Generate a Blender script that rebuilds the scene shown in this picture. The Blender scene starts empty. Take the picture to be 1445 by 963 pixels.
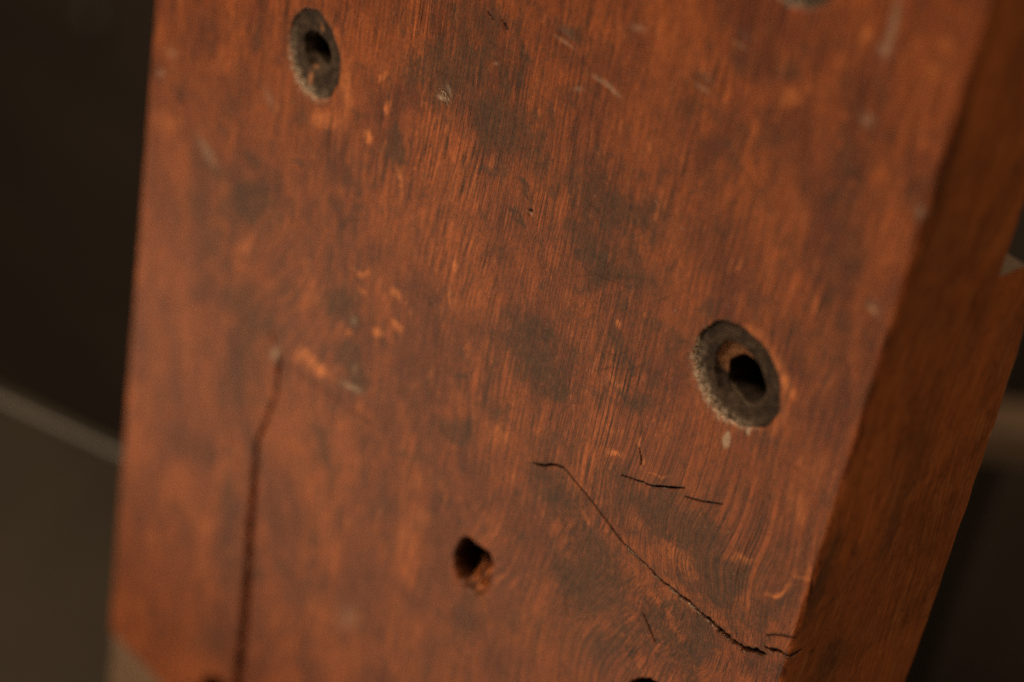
import bpy, math, random
import numpy as np
from mathutils import Matrix, Vector
random.seed(7)
rng = np.random.default_rng(11)
scene = bpy.context.scene
col = scene.collection
MM = 0.001

# ------------------------------------------------------------------ camera
cam_data = bpy.data.cameras.new('camera')
cam = bpy.data.objects.new('camera', cam_data)
col.objects.link(cam)
cam_data.sensor_width = 36.0
cam_data.lens = 84.71
cam_data.clip_start = 0.01
cam_data.clip_end = 50.0
right, down, fwd = ([0.658999, 0.736643, 0.151912], [0.53213, -0.313884, -0.786329], [-0.531562, 0.599027, -0.59884])
cam.matrix_world = Matrix(((right[0], -down[0], -fwd[0], 0.26578),
                           (right[1], -down[1], -fwd[1], -0.29951),
                           (right[2], -down[2], -fwd[2], 0.29942),
                           (0, 0, 0, 1)))
cam_data.dof.use_dof = True
cam_data.dof.focus_distance = 0.482
cam_data.dof.aperture_fstop = 6.6
scene.camera = cam

# ------------------------------------------------------------------ light
world = bpy.data.worlds.new('World')
scene.world = world
world.use_nodes = True
bg = world.node_tree.nodes['Background']
bg.inputs['Color'].default_value = (1.0, 0.78, 0.58, 1)
bg.inputs['Strength'].default_value = 0.05


def area_light(name, loc, target, size, power, color):
    d = bpy.data.lights.new(name, 'AREA')
    d.shape = 'RECTANGLE'
    d.size, d.size_y = size
    d.energy = power
    d.color = color
    o = bpy.data.objects.new(name, d)
    col.objects.link(o)
    o.location = loc
    o.rotation_euler = (Vector(target) - Vector(loc)).to_track_quat('-Z', 'Y').to_euler()
    return o


area_light('key_lamp', (-0.85, -1.15, 1.75), (0, 0, -0.03), (0.7, 0.5), 38.0, (1.0, 0.76, 0.50))

area_light('bounce_fill', (-0.55, -0.45, 0.22), (-0.17, -0.12, -0.21), (0.22, 0.18), 2.1, (1.0, 0.82, 0.62))  # added fill aimed at the bounce sheet, brightens the lower left
area_light('side_fill', (1.05, 0.05, 0.62), (0.08, 0.02, 0.0), (0.5, 0.5), 3.8, (1.0, 0.77, 0.52))  # added fill that brightens the right side face

scene.view_settings.view_transform = 'Standard'
scene.view_settings.look = 'None'
scene.view_settings.exposure = 0.0
scene.view_settings.gamma = 1.0
scene.view_settings.use_curve_mapping = False
scene.render.engine = 'CYCLES'
scene.cycles.use_denoising = False
scene.cycles.max_bounces = 5

# ------------------------------------------------------------------ marks on the face
# all positions in board millimetres: (x, z, half length, half width, angle, strength, hardness)
DARK = [(-107.56, 19.16, 2.57, 1.76, 56.06, 0.6, 0.0), (-90.87, 23.34, 3.3, 2.16, 78.7, 0.8, 0.0), (-114.81, 0.05, 6.19, 2.96, -143.46, 0.3, 0.0),
(-94.59, 12.62, 5.26, 2.85, -141.04, 0.35, 0.0), (-106.92, -15.9, 4.45, 4.13, -147.44, 0.6, 0.0), (-102.69, -18.2, 2.53, 2.31, -143.6, 0.5, 0.0),
(-72.69, 1.4, 1.89, 1.28, 62.16, 0.8, 1.0), (-79.54, 3.64, 1.44, 0.79, -139.1, 0.6, 0.0), (-106.5, -28.21, 7.13, 4.58, 59.42, 0.4, 0.0), (-86.67,
-18.13, 12.23, 6.53, -137.67, 0.4, 0.0), (-43.18, 23.23, 5.88, 3.74, 84.88, 0.85, 2.0), (-73.07, 13.21, 5.45, 2.22, -145.75, 0.5, 0.0), (-38.64,
43.66, 9.42, 2.97, -148.96, 0.6, 0.0), (-31.89, 48.08, 9.26, 4.35, -145.86, 0.45, 0.0), (-55.98, 35.62, 1.78, 1.02, 134.32, 0.7, 0.0), (-100.16,
-1.75, 5.98, 2.63, -144.35, 0.3, 0.0), (-64.82, 21.03, 2.11, 0.93, -145.21, 0.6, 0.0), (-98.99, 3.72, 11.78, 4.91, -145.56, 0.25, 0.0), (-39.18,
45.23, 7.14, 3.65, -144.45, 0.6, 0.0), (-30.02, 42.35, 6.62, 4.54, 82.13, 0.7, 0.0), (-17.88, 45.36, 4.12, 2.95, 78.24, 0.6, 0.0), (-13.3, 45.14,
6.36, 3.94, -137.79, 0.8, 0.0), (-14.31, 33.27, 4.53, 1.33, -147.3, 0.7, 0.0), (0.02, 73.6, 2.87, 2.29, 171.9, 0.8, 0.0), (-4.67, 35.62, 1.99, 0.68,
142.08, 0.8, 1.0), (-4.77, 27.76, 2.02, 1.15, 122.45, 0.9, 1.0), (-6.81, 30.0, 1.31, 0.81, 89.48, 0.8, 0.0), (10.86, 47.17, 8.31, 3.52, -145.14, 0.5,
0.0), (12.67, 53.52, 4.09, 1.94, -144.45, 0.4, 0.0), (22.05, 46.52, 9.66, 3.21, -152.88, 0.6, 0.0), (28.42, 58.36, 4.45, 1.42, 96.81, 0.6, 0.0),
(32.11, 82.01, 2.19, 1.89, -176.41, 0.7, 0.0), (30.96, 75.01, 4.64, 2.36, -145.21, 0.55, 0.0), (37.94, 76.87, 1.67, 1.15, -136.15, 0.6, 0.0), (43.24,
73.55, 4.59, 3.06, 75.87, 0.45, 0.0), (26.46, 77.2, 1.75, 1.34, 78.73, 0.6, 0.0), (39.17, 89.9, 2.5, 1.75, -138.03, 0.6, 0.0), (-2.93, 45.31, 4.7,
2.95, 90.55, 0.5, 0.0), (-27.41, 55.04, 6.88, 4.22, -140.31, 0.35, 0.0), (-46.95, 53.33, 6.56, 2.96, 88.34, 0.4, 0.0), (-27.92, 63.42, 8.88, 4.23,
-147.2, 0.3, 0.0), (38.25, 76.44, 1.48, 1.02, -136.04, 0.6, 0.0), (39.17, 70.7, 2.93, 1.32, 91.34, 0.6, 0.0), (50.5, 78.41, 4.3, 1.62, 67.48, 0.6,
0.0), (51.11, 94.02, 2.36, 1.48, -142.8, 0.6, 0.0), (53.7, 99.29, 2.96, 1.72, -145.42, 0.5, 0.0), (61.99, 105.34, 2.71, 2.25, 65.81, 0.4, 0.0), (64.7,
88.18, 1.75, 1.39, 62.57, 0.7, 0.0), (70.24, 100.73, 5.4, 2.51, 86.44, 0.45, 0.0), (67.71, 83.97, 5.2, 2.2, 104.87, 0.6, 0.0), (70.35, 79.36, 5.3,
3.12, 100.27, 0.55, 0.0), (81.98, 88.45, 3.48, 2.4, -136.27, 0.4, 0.0), (75.58, 82.54, 3.22, 2.38, 89.4, 0.5, 0.0), (42.81, 71.31, 3.39, 2.35, 91.18,
0.4, 0.0), (52.56, 67.45, 3.66, 2.54, 47.28, 0.35, 0.0), (69.54, 70.89, 5.43, 3.17, 99.67, 0.45, 0.0), (73.97, 67.58, 4.47, 3.45, 71.0, 0.5, 0.0),
(59.44, 64.57, 5.28, 2.6, -142.89, 0.4, 0.0), (46.95, 58.36, 5.54, 2.66, -143.15, 0.35, 0.0), (73.87, 51.84, 5.07, 3.69, 82.71, 0.45, 0.0), (68.5,
46.6, 2.95, 1.95, 91.8, 0.4, 0.0), (75.26, 44.69, 4.49, 3.14, 86.76, 0.5, 0.0), (56.87, 46.99, 4.43, 1.01, 99.58, 0.6, 0.0), (83.62, 45.61, 2.99,
2.12, 84.88, 0.4, 0.0), (71.67, 30.5, 3.76, 2.15, 45.64, 0.4, 0.0), (75.31, 24.57, 3.75, 1.9, -136.4, 0.3, 0.0), (68.47, 23.03, 4.54, 1.67, -140.8,
0.5, 0.0), (-99.94, -39.27, 8.56, 5.17, 77.48, 0.5, 0.0), (-104.75, -56.23, 5.69, 3.32, 51.81, 0.4, 0.0), (-88.11, -46.83, 8.13, 4.22, -135.4, 0.55,
0.0), (-81.66, -50.65, 10.27, 5.1, -136.27, 0.6, 0.0), (-83.88, -62.75, 10.65, 6.42, 57.41, 0.6, 0.0), (-76.39, -48.61, 2.67, 1.6, 54.08, 0.8, 0.0),
(-53.22, -25.34, 5.43, 3.38, 53.78, 0.85, 0.0), (-48.55, -27.08, 2.31, 1.27, 46.17, 0.7, 0.0), (-47.87, -36.59, 5.67, 3.61, 60.01, 0.9, 0.5), (-43.54,
-40.62, 4.93, 3.17, 66.61, 0.9, 0.5), (-84.14, -75.14, 13.28, 5.35, -138.67, 0.5, 0.0), (-64.0, -60.91, 2.0, 1.21, 76.37, 0.7, 0.0), (-54.89, -64.87,
4.98, 4.17, 179.18, 0.75, 0.0), (-40.62, -50.93, 3.23, 1.27, -160.11, 0.5, 0.0), (-38.3, -49.47, 1.54, 0.93, 56.28, 0.8, 0.0), (-21.28, -30.14, 2.75,
1.56, 48.93, 0.6, 0.0), (-24.13, -8.1, 1.46, 0.88, 86.35, 0.7, 0.0), (-13.0, -33.94, 5.04, 1.66, -154.32, 0.6, 0.0), (-119.72, -80.9, 5.42, 3.08,
53.31, 0.3, 0.0), (-113.17, -92.35, 7.21, 2.62, -139.97, 0.3, 0.0), (-69.85, -34.44, 9.85, 5.09, 88.58, 0.25, 0.0), (-30.61, -36.52, 8.23, 3.28,
-139.74, 0.3, 0.0), (-11.57, -18.38, 2.62, 1.07, 51.23, 0.9, 1.0), (-8.97, -30.43, 7.29, 2.38, -147.13, 0.75, 0.0), (1.4, -19.41, 4.03, 2.14, 46.04,
0.6, 0.0), (-7.13, -2.84, 4.01, 2.38, 47.92, 0.6, 0.0), (0.92, -0.59, 6.39, 4.24, 57.73, 0.55, 0.0), (4.03, 5.96, 2.97, 1.97, 55.91, 0.6, 0.0), (8.91,
-1.67, 5.25, 2.96, 46.2, 0.7, 0.0), (-3.82, -10.48, 6.85, 1.77, 100.98, 0.5, 0.0), (15.19, -2.36, 2.5, 1.67, 59.95, 0.8, 0.0), (23.86, 32.0, 8.86,
2.11, -153.04, 0.6, 0.0), (18.18, 31.96, 4.24, 2.0, -141.85, 0.6, 0.0), (12.66, 34.3, 5.7, 2.89, -157.11, 0.55, 0.0), (31.17, 14.97, 2.8, 1.1, 132.78,
0.85, 0.6), (36.29, 29.49, 2.89, 1.67, -136.0, 0.5, 0.0), (41.75, 28.86, 3.27, 1.93, 45.24, 0.6, 0.0), (47.32, 39.7, 2.35, 1.36, -136.81, 0.6, 0.0),
(30.1, 8.1, 2.62, 1.31, -137.47, 0.5, 0.0), (35.8, 8.29, 3.01, 1.45, -137.88, 0.6, 0.0), (-4.27, -18.74, 2.52, 1.24, -136.56, 0.6, 0.0), (14.82,
-17.12, 9.44, 3.1, -140.95, 0.5, 0.0), (-7.37, 16.18, 3.27, 1.28, 98.96, 0.6, 0.0), (-2.17, 6.99, 3.4, 1.88, 92.58, 0.6, 0.0), (-15.03, -17.64, 7.14,
3.16, 95.87, 0.25, 0.0), (26.97, 18.52, 2.81, 2.2, 127.66, 0.4, 0.0), (18.8, -27.14, 7.84, 4.18, -142.52, 0.75, 0.0), (12.99, -25.34, 3.43, 1.55,
-136.69, 0.6, 0.0), (24.86, -23.94, 4.86, 2.69, 49.47, 0.5, 0.0), (32.86, -11.35, 5.36, 1.82, -140.26, 0.5, 0.0), (43.82, -11.69, 11.99, 4.25,
-149.96, 0.75, 0.0), (48.85, -3.92, 4.26, 1.76, -138.16, 0.5, 0.0), (53.61, -8.74, 10.56, 3.55, -139.36, 0.8, 0.0), (59.39, -9.37, 6.31, 2.63,
-136.87, 0.8, 0.0), (63.39, -13.63, 9.43, 3.53, -137.43, 1.0, 0.0), (67.19, -15.17, 5.41, 3.11, 52.57, 0.8, 0.0), (36.55, -39.89, 9.66, 4.61, 47.29,
0.6, 0.0), (26.04, -44.01, 6.27, 3.1, 48.08, 0.5, 0.0), (32.02, -46.44, 5.15, 2.99, 55.82, 0.6, 0.0), (36.18, -32.49, 5.98, 2.9, 160.96, 0.6, 0.0),
(43.27, -51.54, 11.18, 3.72, 53.78, 0.65, 0.0), (61.92, -38.49, 4.77, 3.99, 57.72, 0.9, 0.0), (53.62, -37.12, 4.42, 2.12, 130.6, 0.7, 0.0), (2.86,
-73.88, 7.74, 2.71, 85.87, 0.75, 0.0), (2.2, -82.25, 6.82, 3.49, 64.14, 0.6, 0.0), (14.2, -68.3, 13.12, 3.34, -138.39, 0.45, 0.0), (-3.18, -93.64,
8.77, 3.43, 46.26, 0.4, 0.0), (-6.47, -103.93, 5.06, 2.65, 55.57, 0.5, 0.0), (-0.99, -48.51, 1.57, 0.88, 87.85, 0.6, 0.0), (-23.66, -48.95, 4.91,
1.01, -142.45, 0.6, 0.0), (27.93, -62.94, 15.73, 7.87, 50.68, 0.35, 0.0), (62.58, -29.88, 4.79, 2.47, -171.83, 0.5, 0.0), (28.59, -29.22, 6.14, 4.77,
173.55, 0.5, 0.0), (57.0, -10.09, 6.3, 2.07, -139.2, 0.7, 0.0), (66.87, -18.13, 4.26, 2.04, 46.83, 0.8, 0.0), (82.73, 21.59, 2.45, 1.72, 68.08, 0.75,
0.0), (79.06, -12.0, 8.53, 2.46, 53.88, 0.7, 0.0), (79.52, 3.81, 4.08, 1.34, 53.12, 0.5, 0.0), (71.3, 3.06, 3.82, 2.59, 78.78, 0.5, 0.0), (67.35,
8.03, 4.17, 2.69, 56.12, 0.35, 0.0), (79.3, -6.53, 6.15, 1.67, 47.47, 0.7, 0.0), (73.87, -20.52, 3.68, 1.66, -149.22, 0.5, 0.0), (74.88, -4.47, 5.18,
2.01, -137.25, 0.6, 0.0), (-50.66, -69.04, 4.56, 2.6, 54.09, 0.8, 0.0), (-39.19, -71.76, 2.99, 1.25, 74.44, 0.8, 0.0), (-61.16, -112.88, 2.75, 1.59,
65.69, 0.75, 0.0), (-84.5, -106.71, 13.31, 3.53, 95.25, 0.6, 0.0), (-82.43, -121.88, 11.46, 3.55, 94.05, 0.5, 0.0), (-104.46, -143.76, 7.42, 3.7,
52.96, 0.35, 0.0), (-85.89, -159.18, 13.83, 5.77, 48.76, 0.6, 0.0), (-39.47, -122.9, 2.09, 1.05, 53.76, 0.8, 0.0), (-50.93, -113.84, 9.09, 5.03,
58.73, 0.3, 0.0), (-29.07, -66.95, 6.07, 3.27, 51.05, 0.4, 0.0), (-29.39, -109.33, 2.82, 1.61, 62.47, 0.6, 0.0), (-38.85, -104.03, 4.68, 2.4, 52.67,
0.3, 0.0), (-74.82, -85.68, 6.62, 3.24, 87.44, 0.4, 0.0), (-114.75, -115.0, 7.43, 1.94, -141.2, 0.25, 0.0), (-105.75, -166.92, 9.53, 5.14, 65.43,
0.25, 0.0), (-62.23, -138.55, 10.71, 3.78, 45.3, 0.2, 0.0)]
BRIGHT = [(-50.92, 21.24, 1.58, 0.87, 57.6, 1.0, 0.0), (-40.25, 16.66, 2.01, 0.69, 98.2, 1.0, 0.0), (-47.06, 31.13, 2.05, 0.66, 91.22, 0.8, 0.0),
(-60.0, 27.19, 9.58, 2.5, 91.34, 0.6, 0.0), (-66.5, 16.24, 5.37, 2.24, -155.73, 0.7, 0.0), (-49.4, 37.17, 2.62, 0.79, 78.81, 0.8, 0.0), (-121.77,
-16.12, 6.75, 4.05, 47.09, 0.5, 0.0), (-68.44, 34.95, 5.27, 3.0, -141.39, 0.3, 0.0), (-34.12, 6.07, 7.14, 4.41, 85.55, 0.25, 0.0), (-24.42, 26.52,
8.21, 4.32, 94.01, 0.3, 0.0), (64.49, 108.06, 2.15, 1.25, 82.01, 0.8, 0.0), (79.78, 115.38, 2.44, 1.95, 89.92, 0.5, 0.0), (78.67, 109.28, 2.22, 1.7,
92.78, 0.5, 0.0), (52.54, 89.34, 2.41, 1.72, -136.07, 0.6, 0.0), (55.51, 93.46, 1.75, 1.41, 59.39, 0.5, 0.0), (64.73, 93.24, 1.48, 1.08, 45.17, 0.6,
0.0), (76.44, 93.59, 1.12, 0.83, 47.15, 0.5, 0.0), (69.51, 81.96, 1.05, 0.82, 61.2, 0.5, 0.0), (43.89, 98.66, 5.16, 3.67, -138.89, 0.3, 0.0), (18.56,
72.93, 11.54, 5.34, -146.7, 0.25, 0.0), (32.05, 65.11, 7.75, 5.22, -135.23, 0.2, 0.0), (-57.89, -47.01, 5.41, 2.24, -164.97, 0.9, 0.0), (-63.78,
-47.05, 4.22, 1.7, -140.14, 0.6, 0.0), (-38.96, -24.26, 1.98, 1.73, 54.33, 1.0, 0.0), (-33.63, -18.5, 2.33, 1.29, 165.58, 0.9, 0.0), (-47.66, -12.43,
3.51, 0.7, -153.81, 0.9, 0.0), (-46.77, -17.33, 3.04, 0.81, -166.81, 0.6, 0.0), (-36.01, -11.29, 1.71, 1.23, 177.83, 0.9, 0.0), (-30.68, -12.43, 1.12,
0.67, 85.53, 0.7, 0.0), (-49.01, -30.22, 2.39, 0.7, -149.35, 0.8, 0.0), (-88.37, -31.14, 4.41, 2.32, -136.69, 0.6, 0.0), (-19.34, -1.71, 4.75, 0.46,
101.75, 0.8, 0.0), (-19.9, 6.34, 2.04, 0.89, 96.75, 0.7, 0.0), (-91.97, -56.03, 6.67, 3.42, 45.03, 0.4, 0.0), (66.89, 37.25, 5.19, 1.92, 141.08, 0.8,
0.0), (57.59, 40.89, 2.93, 1.39, -178.57, 0.6, 0.0), (49.5, 19.94, 4.6, 1.48, 103.44, 0.4, 0.0), (57.2, 16.62, 3.52, 1.27, -156.58, 0.3, 0.0), (-5.9,
3.78, 10.1, 4.31, 97.68, 0.2, 0.0), (12.97, 16.28, 9.55, 2.05, 102.86, 0.25, 0.0), (20.7, 10.67, 7.47, 5.21, 67.69, 0.2, 0.0), (69.13, 55.86, 2.63,
1.88, 86.33, 0.5, 0.0), (79.38, 50.76, 2.31, 1.56, 91.53, 0.5, 0.0), (80.86, 71.98, 2.44, 1.88, 62.83, 0.5, 0.0), (79.12, 23.93, 6.49, 3.11, 89.15,
0.4, 0.0), (26.42, 22.21, 1.32, 0.83, 49.22, 0.7, 0.0), (29.0, 9.14, 3.58, 1.6, -163.44, 0.5, 0.0), (31.79, -1.57, 3.11, 1.47, -137.29, 0.4, 0.0),
(32.54, -6.84, 3.34, 0.96, -148.53, 0.9, 0.0), (38.06, -0.18, 2.26, 0.59, 103.28, 1.0, 0.0), (40.26, -3.03, 1.95, 0.59, 102.7, 0.9, 0.0), (0.94,
-24.46, 4.16, 2.42, 50.69, 0.5, 0.0), (41.91, -17.76, 3.22, 1.84, 161.88, 0.8, 0.0), (52.07, -18.56, 3.72, 2.95, -167.9, 0.9, 0.0), (57.49, -17.55,
3.87, 2.91, -142.24, 0.8, 0.0), (58.02, -34.88, 3.47, 1.65, 160.02, 0.9, 0.0), (72.07, -17.74, 3.15, 2.13, 174.14, 0.7, 0.0), (-20.86, -72.06, 9.06,
4.88, 52.16, 0.4, 0.0), (-16.76, -62.1, 5.64, 2.34, -136.25, 0.4, 0.0), (-13.31, -49.87, 5.1, 2.84, 51.27, 0.4, 0.0), (2.75, -47.1, 5.3, 2.55, 46.36,
0.35, 0.0), (69.58, -6.63, 3.53, 0.83, -156.67, 0.8, 0.0), (79.03, -7.5, 4.58, 0.69, 49.8, 0.8, 0.0), (83.33, -0.12, 2.77, 0.55, 45.3, 0.7, 0.0),
(72.85, -15.75, 2.64, 1.64, 58.79, 0.6, 0.0), (78.1, 12.62, 3.91, 2.6, 85.76, 0.5, 0.0), (59.57, -19.19, 2.74, 1.47, -144.07, 0.6, 0.0), (27.06,
-20.52, 1.8, 0.95, 161.8, 0.6, 0.0), (30.21, -26.97, 2.1, 0.96, 160.68, 0.6, 0.0), (45.02, -3.24, 3.85, 0.49, -154.44, 0.6, 0.0), (-91.77, -123.23,
6.85, 3.91, 65.31, 0.4, 0.0), (-51.23, -100.0, 6.58, 2.84, 46.17, 0.4, 0.0), (-104.69, -119.77, 11.16, 3.84, -138.27, 0.3, 0.0), (67.03, -24.23, 2.98,
1.28, 176.61, 0.6, 0.0)]
PALE = [(-31.69, 41.75, 0.86, 0.4, 177.63, 1.0, 0.0), (-29.6, 44.63, 1.14, 0.47, 133.69, 0.5, 0.0), (-72.72, -52.73, 1.9, 0.9, 74.02, 1.0, 0.0),
(-45.46, -44.26, 2.83, 0.61, -161.22, 0.9, 0.0), (-47.87, -26.62, 1.03, 0.67, 73.76, 0.6, 0.0), (-45.21, -38.48, 1.15, 0.49, 93.98, 0.5, 0.0), (68.99,
112.66, 4.58, 0.7, 93.92, 0.5, 0.0), (68.69, 107.88, 1.1, 0.82, -136.89, 0.4, 0.0), (69.43, 94.36, 1.14, 0.84, 45.77, 0.4, 0.0), (81.14, 62.05, 1.15,
0.67, 166.68, 0.5, 0.0), (-124.57, -4.01, 1.61, 0.83, -141.52, 0.35, 1.0), (-121.39, 3.19, 1.57, 0.82, -141.95, 0.3, 0.0), (-35.19, -109.12, 4.43,
2.36, 55.77, 0.25, 0.0), (58.66, 15.55, 2.12, 1.03, 92.78, 1.0, 1.0), (62.67, 21.27, 1.38, 0.7, 99.07, 0.9, 1.0), (-105.09, -14.82, 3.82, 1.5, 153.75,
0.35, 0.0), (11.58, 68.55, 2.78, 0.35, 174.92, 0.5, 0.0), (4.19, 64.09, 1.42, 0.41, -149.23, 0.35, 0.0), (16.05, 83.74, 1.69, 0.53, -150.35, 0.3,
0.0), (-84.9, 11.31, 2.2, 1.15, 133.62, 0.25, 0.0), (84.66, 84.74, 1.19, 0.87, 91.25, 0.3, 0.0), (-18.0, 57.4, 0.66, 0.28, -147.27, 0.4, 0.0)]
DENTS = [(-1.5, 72.47, 2.68, 1.76, -177.47, 1.0, 0.0), (33.47, 81.72, 2.47, 1.78, -175.02, 0.8, 0.0), (39.43, 93.82, 2.02, 1.52, -169.59, 0.7, 0.0),
(-30.87, 43.23, 1.76, 1.22, -152.97, 0.6, 0.0), (80.97, 62.56, 1.94, 1.48, 176.01, 0.5, 0.0), (-1.63, 31.79, 0.84, 0.6, 59.66, 1.6, 0.0)]
# crack centre lines: (x, z, width)
CRACKS = {'main': [(12.52, -24.3, 0.3), (14.35, -23.53, 0.49), (15.89, -22.49, 0.42), (16.96, -21.4, 0.46), (18.88, -20.18, 0.38), (20.72, -19.6,
0.34), (22.08, -19.76, 0.25), (23.96, -20.3, 0.19), (26.51, -20.93, 0.19), (28.35, -21.31, 0.23), (30.7, -22.06, 0.25), (33.05, -22.82, 0.23), (35.39,
-23.57, 0.27), (37.76, -24.49, 0.3), (40.53, -25.29, 0.34), (42.71, -25.54, 0.42), (45.54, -25.87, 0.42), (47.4, -25.77, 0.49), (49.86, -26.38, 0.57),
(52.61, -26.54, 0.57), (54.83, -26.33, 0.61), (57.55, -26.49, 0.68), (59.9, -26.15, 0.76), (62.59, -26.31, 0.76), (65.22, -26.31, 0.87), (67.67,
-26.45, 0.95), (70.11, -26.59, 0.95), (72.54, -26.72, 0.99), (74.97, -26.25, 0.99), (77.25, -25.31, 1.03), (79.21, -24.04, 0.84), (80.54, -23.3,
0.38)], 'corner': [(80.08, -21.74, 0.27), (81.54, -21.48, 0.76), (82.81, -20.59, 0.76), (84.17, -20.02, 0.76), (85.62, -19.76, 0.84), (86.67, -19.45,
0.76)], 'hair': [(79.64, -19.0, 0.17), (81.74, -17.05, 0.27), (83.66, -15.83, 0.27), (85.41, -14.74, 0.24)], 'slit': [(35.93, -10.2, 0.11), (38.37,
-9.14, 0.19), (40.1, -8.61, 0.38), (41.73, -7.76, 0.3), (43.1, -7.49, 0.46), (44.55, -6.78, 0.42), (46.07, -5.63, 0.57), (48.32, -4.22, 0.57), (50.35,
-2.79, 0.46), (51.84, -1.67, 0.15)], 'slit_b': [(52.68, -3.26, 0.11), (54.83, -2.38, 0.17), (56.91, -1.35, 0.27), (58.94, -0.18, 0.49), (60.27, 0.65,
0.34), (61.59, 1.47, 0.11)], 'nick': [(49.58, -37.82, 0.11), (50.9, -38.77, 0.38), (52.35, -40.21, 0.46), (53.44, -41.14, 0.19), (54.32, -42.04,
0.11)], 'nick_b': [(38.65, -0.86, 0.11), (39.41, -2.17, 0.38), (39.92, -3.29, 0.3), (40.17, -4.22, 0.1)], 'split': [(-74.8, -48.17, 0.4), (-73.64,
-50.36, 0.3), (-72.34, -51.62, 0.3), (-70.73, -53.09, 0.6), (-70.74, -54.81, 1.0), (-71.0, -56.71, 1.0), (-70.71, -60.4, 0.6), (-70.98, -64.09, 0.6),
(-71.76, -68.16, 0.8), (-72.99, -73.04, 0.9), (-74.3, -77.57, 1.0), (-75.43, -81.56, 1.2), (-75.61, -86.25, 1.6), (-75.21, -92.89, 1.8), (-75.08,
-99.82, 2.0), (-74.9, -109.21, 2.2), (-73.87, -120.54, 2.4), (-73.35, -132.56, 2.5), (-72.82, -144.85, 2.6), (-72.89, -155.31, 2.6), (-72.85, -164.55,
2.6), (-72.46, -169.58, 2.6)], 'ridge': [(-68.23, -53.29, 0.24), (-62.85, -52.78, 0.32), (-56.82, -51.78, 0.32), (-51.1, -50.96, 0.32), (-45.35,
-50.7, 0.29), (-39.58, -49.55, 0.22), (-37.55, -49.36, 0.16)], 'slot_a': [(-22.64, 66.7, 0.17), (-21.73, 66.39, 0.41), (-20.81, 66.07, 0.14)],
'slot_b': [(-18.51, 67.13, 0.17), (-17.32, 66.5, 0.51), (-16.34, 65.9, 0.17)], 'scratch_a': [(7.61, 68.69, 0.17), (9.62, 68.55, 0.27), (11.99, 68.47,
0.26), (14.77, 68.31, 0.17)], 'pores': [(-44.75, 57.15, 0.22), (-44.71, 55.85, 0.22), (-44.62, 54.23, 0.24), (-44.61, 51.9, 0.24), (-44.4, 49.66,
0.18)], 'pores_b': [(-44.34, 41.18, 0.15), (-44.39, 39.09, 0.22), (-44.45, 36.98, 0.21), (-44.38, 34.23, 0.15)], 'hair_b': [(28.99, -51.42, 0.1),
(29.71, -52.51, 0.27), (30.62, -53.45, 0.24), (31.53, -54.39, 0.14)], 'fine_a': [(13.25, 25.32, 0.07), (18.16, 28.84, 0.11), (23.44, 32.07, 0.11),
(29.61, 35.2, 0.07)], 'fine_b': [(17.3, 28.98, 0.07), (20.42, 29.6, 0.13), (23.82, 30.59, 0.11), (26.64, 31.39, 0.07)], 'fine_c': [(23.43, 8.18,
0.07), (26.77, 11.39, 0.11), (31.07, 13.82, 0.11), (35.58, 18.18, 0.07)], 'fine_d': [(25.02, 14.16, 0.07), (27.49, 14.95, 0.11), (31.02, 18.61,
0.08)], 'fine_e': [(8.05, 8.3, 0.08), (9.69, 8.67, 0.13), (11.85, 8.66, 0.08)], 'fine_f': [(-5.52, 35.62, 0.1), (-4.27, 34.83, 0.15), (-2.86, 34.31,
0.09)], 'fine_g': [(16.69, -54.64, 0.07), (21.2, -49.33, 0.09), (25.54, -43.79, 0.08), (27.08, -40.92, 0.05)]}
OUTLINES = {'knot': [(-2.33, -56.73), (-0.97, -56.31), (0.51, -56.43), (3.04, -55.93), (5.12, -55.58), (6.25, -56.38), (7.1, -58.05), (6.9, -60.36),
(7.11, -62.94), (6.61, -66.57), (4.97, -68.98), (3.8200000000000003, -70.36), (2.12, -70.41), (-0.02999999999999997, -70.62), (-1.9000000000000001,
-69.93), (-3.4299999999999997, -68.54), (-4.25, -67.01), (-5.06, -63.98), (-4.6, -61.8), (-4.01, -59.11)], 'low_left': [(-87.73, -180.19), (-86.38,
-175.45), (-83.69, -171.23), (-80.18, -168.74), (-77.61, -168.94), (-76.42, -173.04), (-81.1, -181.26)], 'low_mid': [(50.47, -59.8), (50.72, -57.44),
(52.21, -54.88), (54.05, -52.87), (55.71, -51.86), (57.71, -51.39), (59.44, -53.04), (55.75, -58.39)]}
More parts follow.
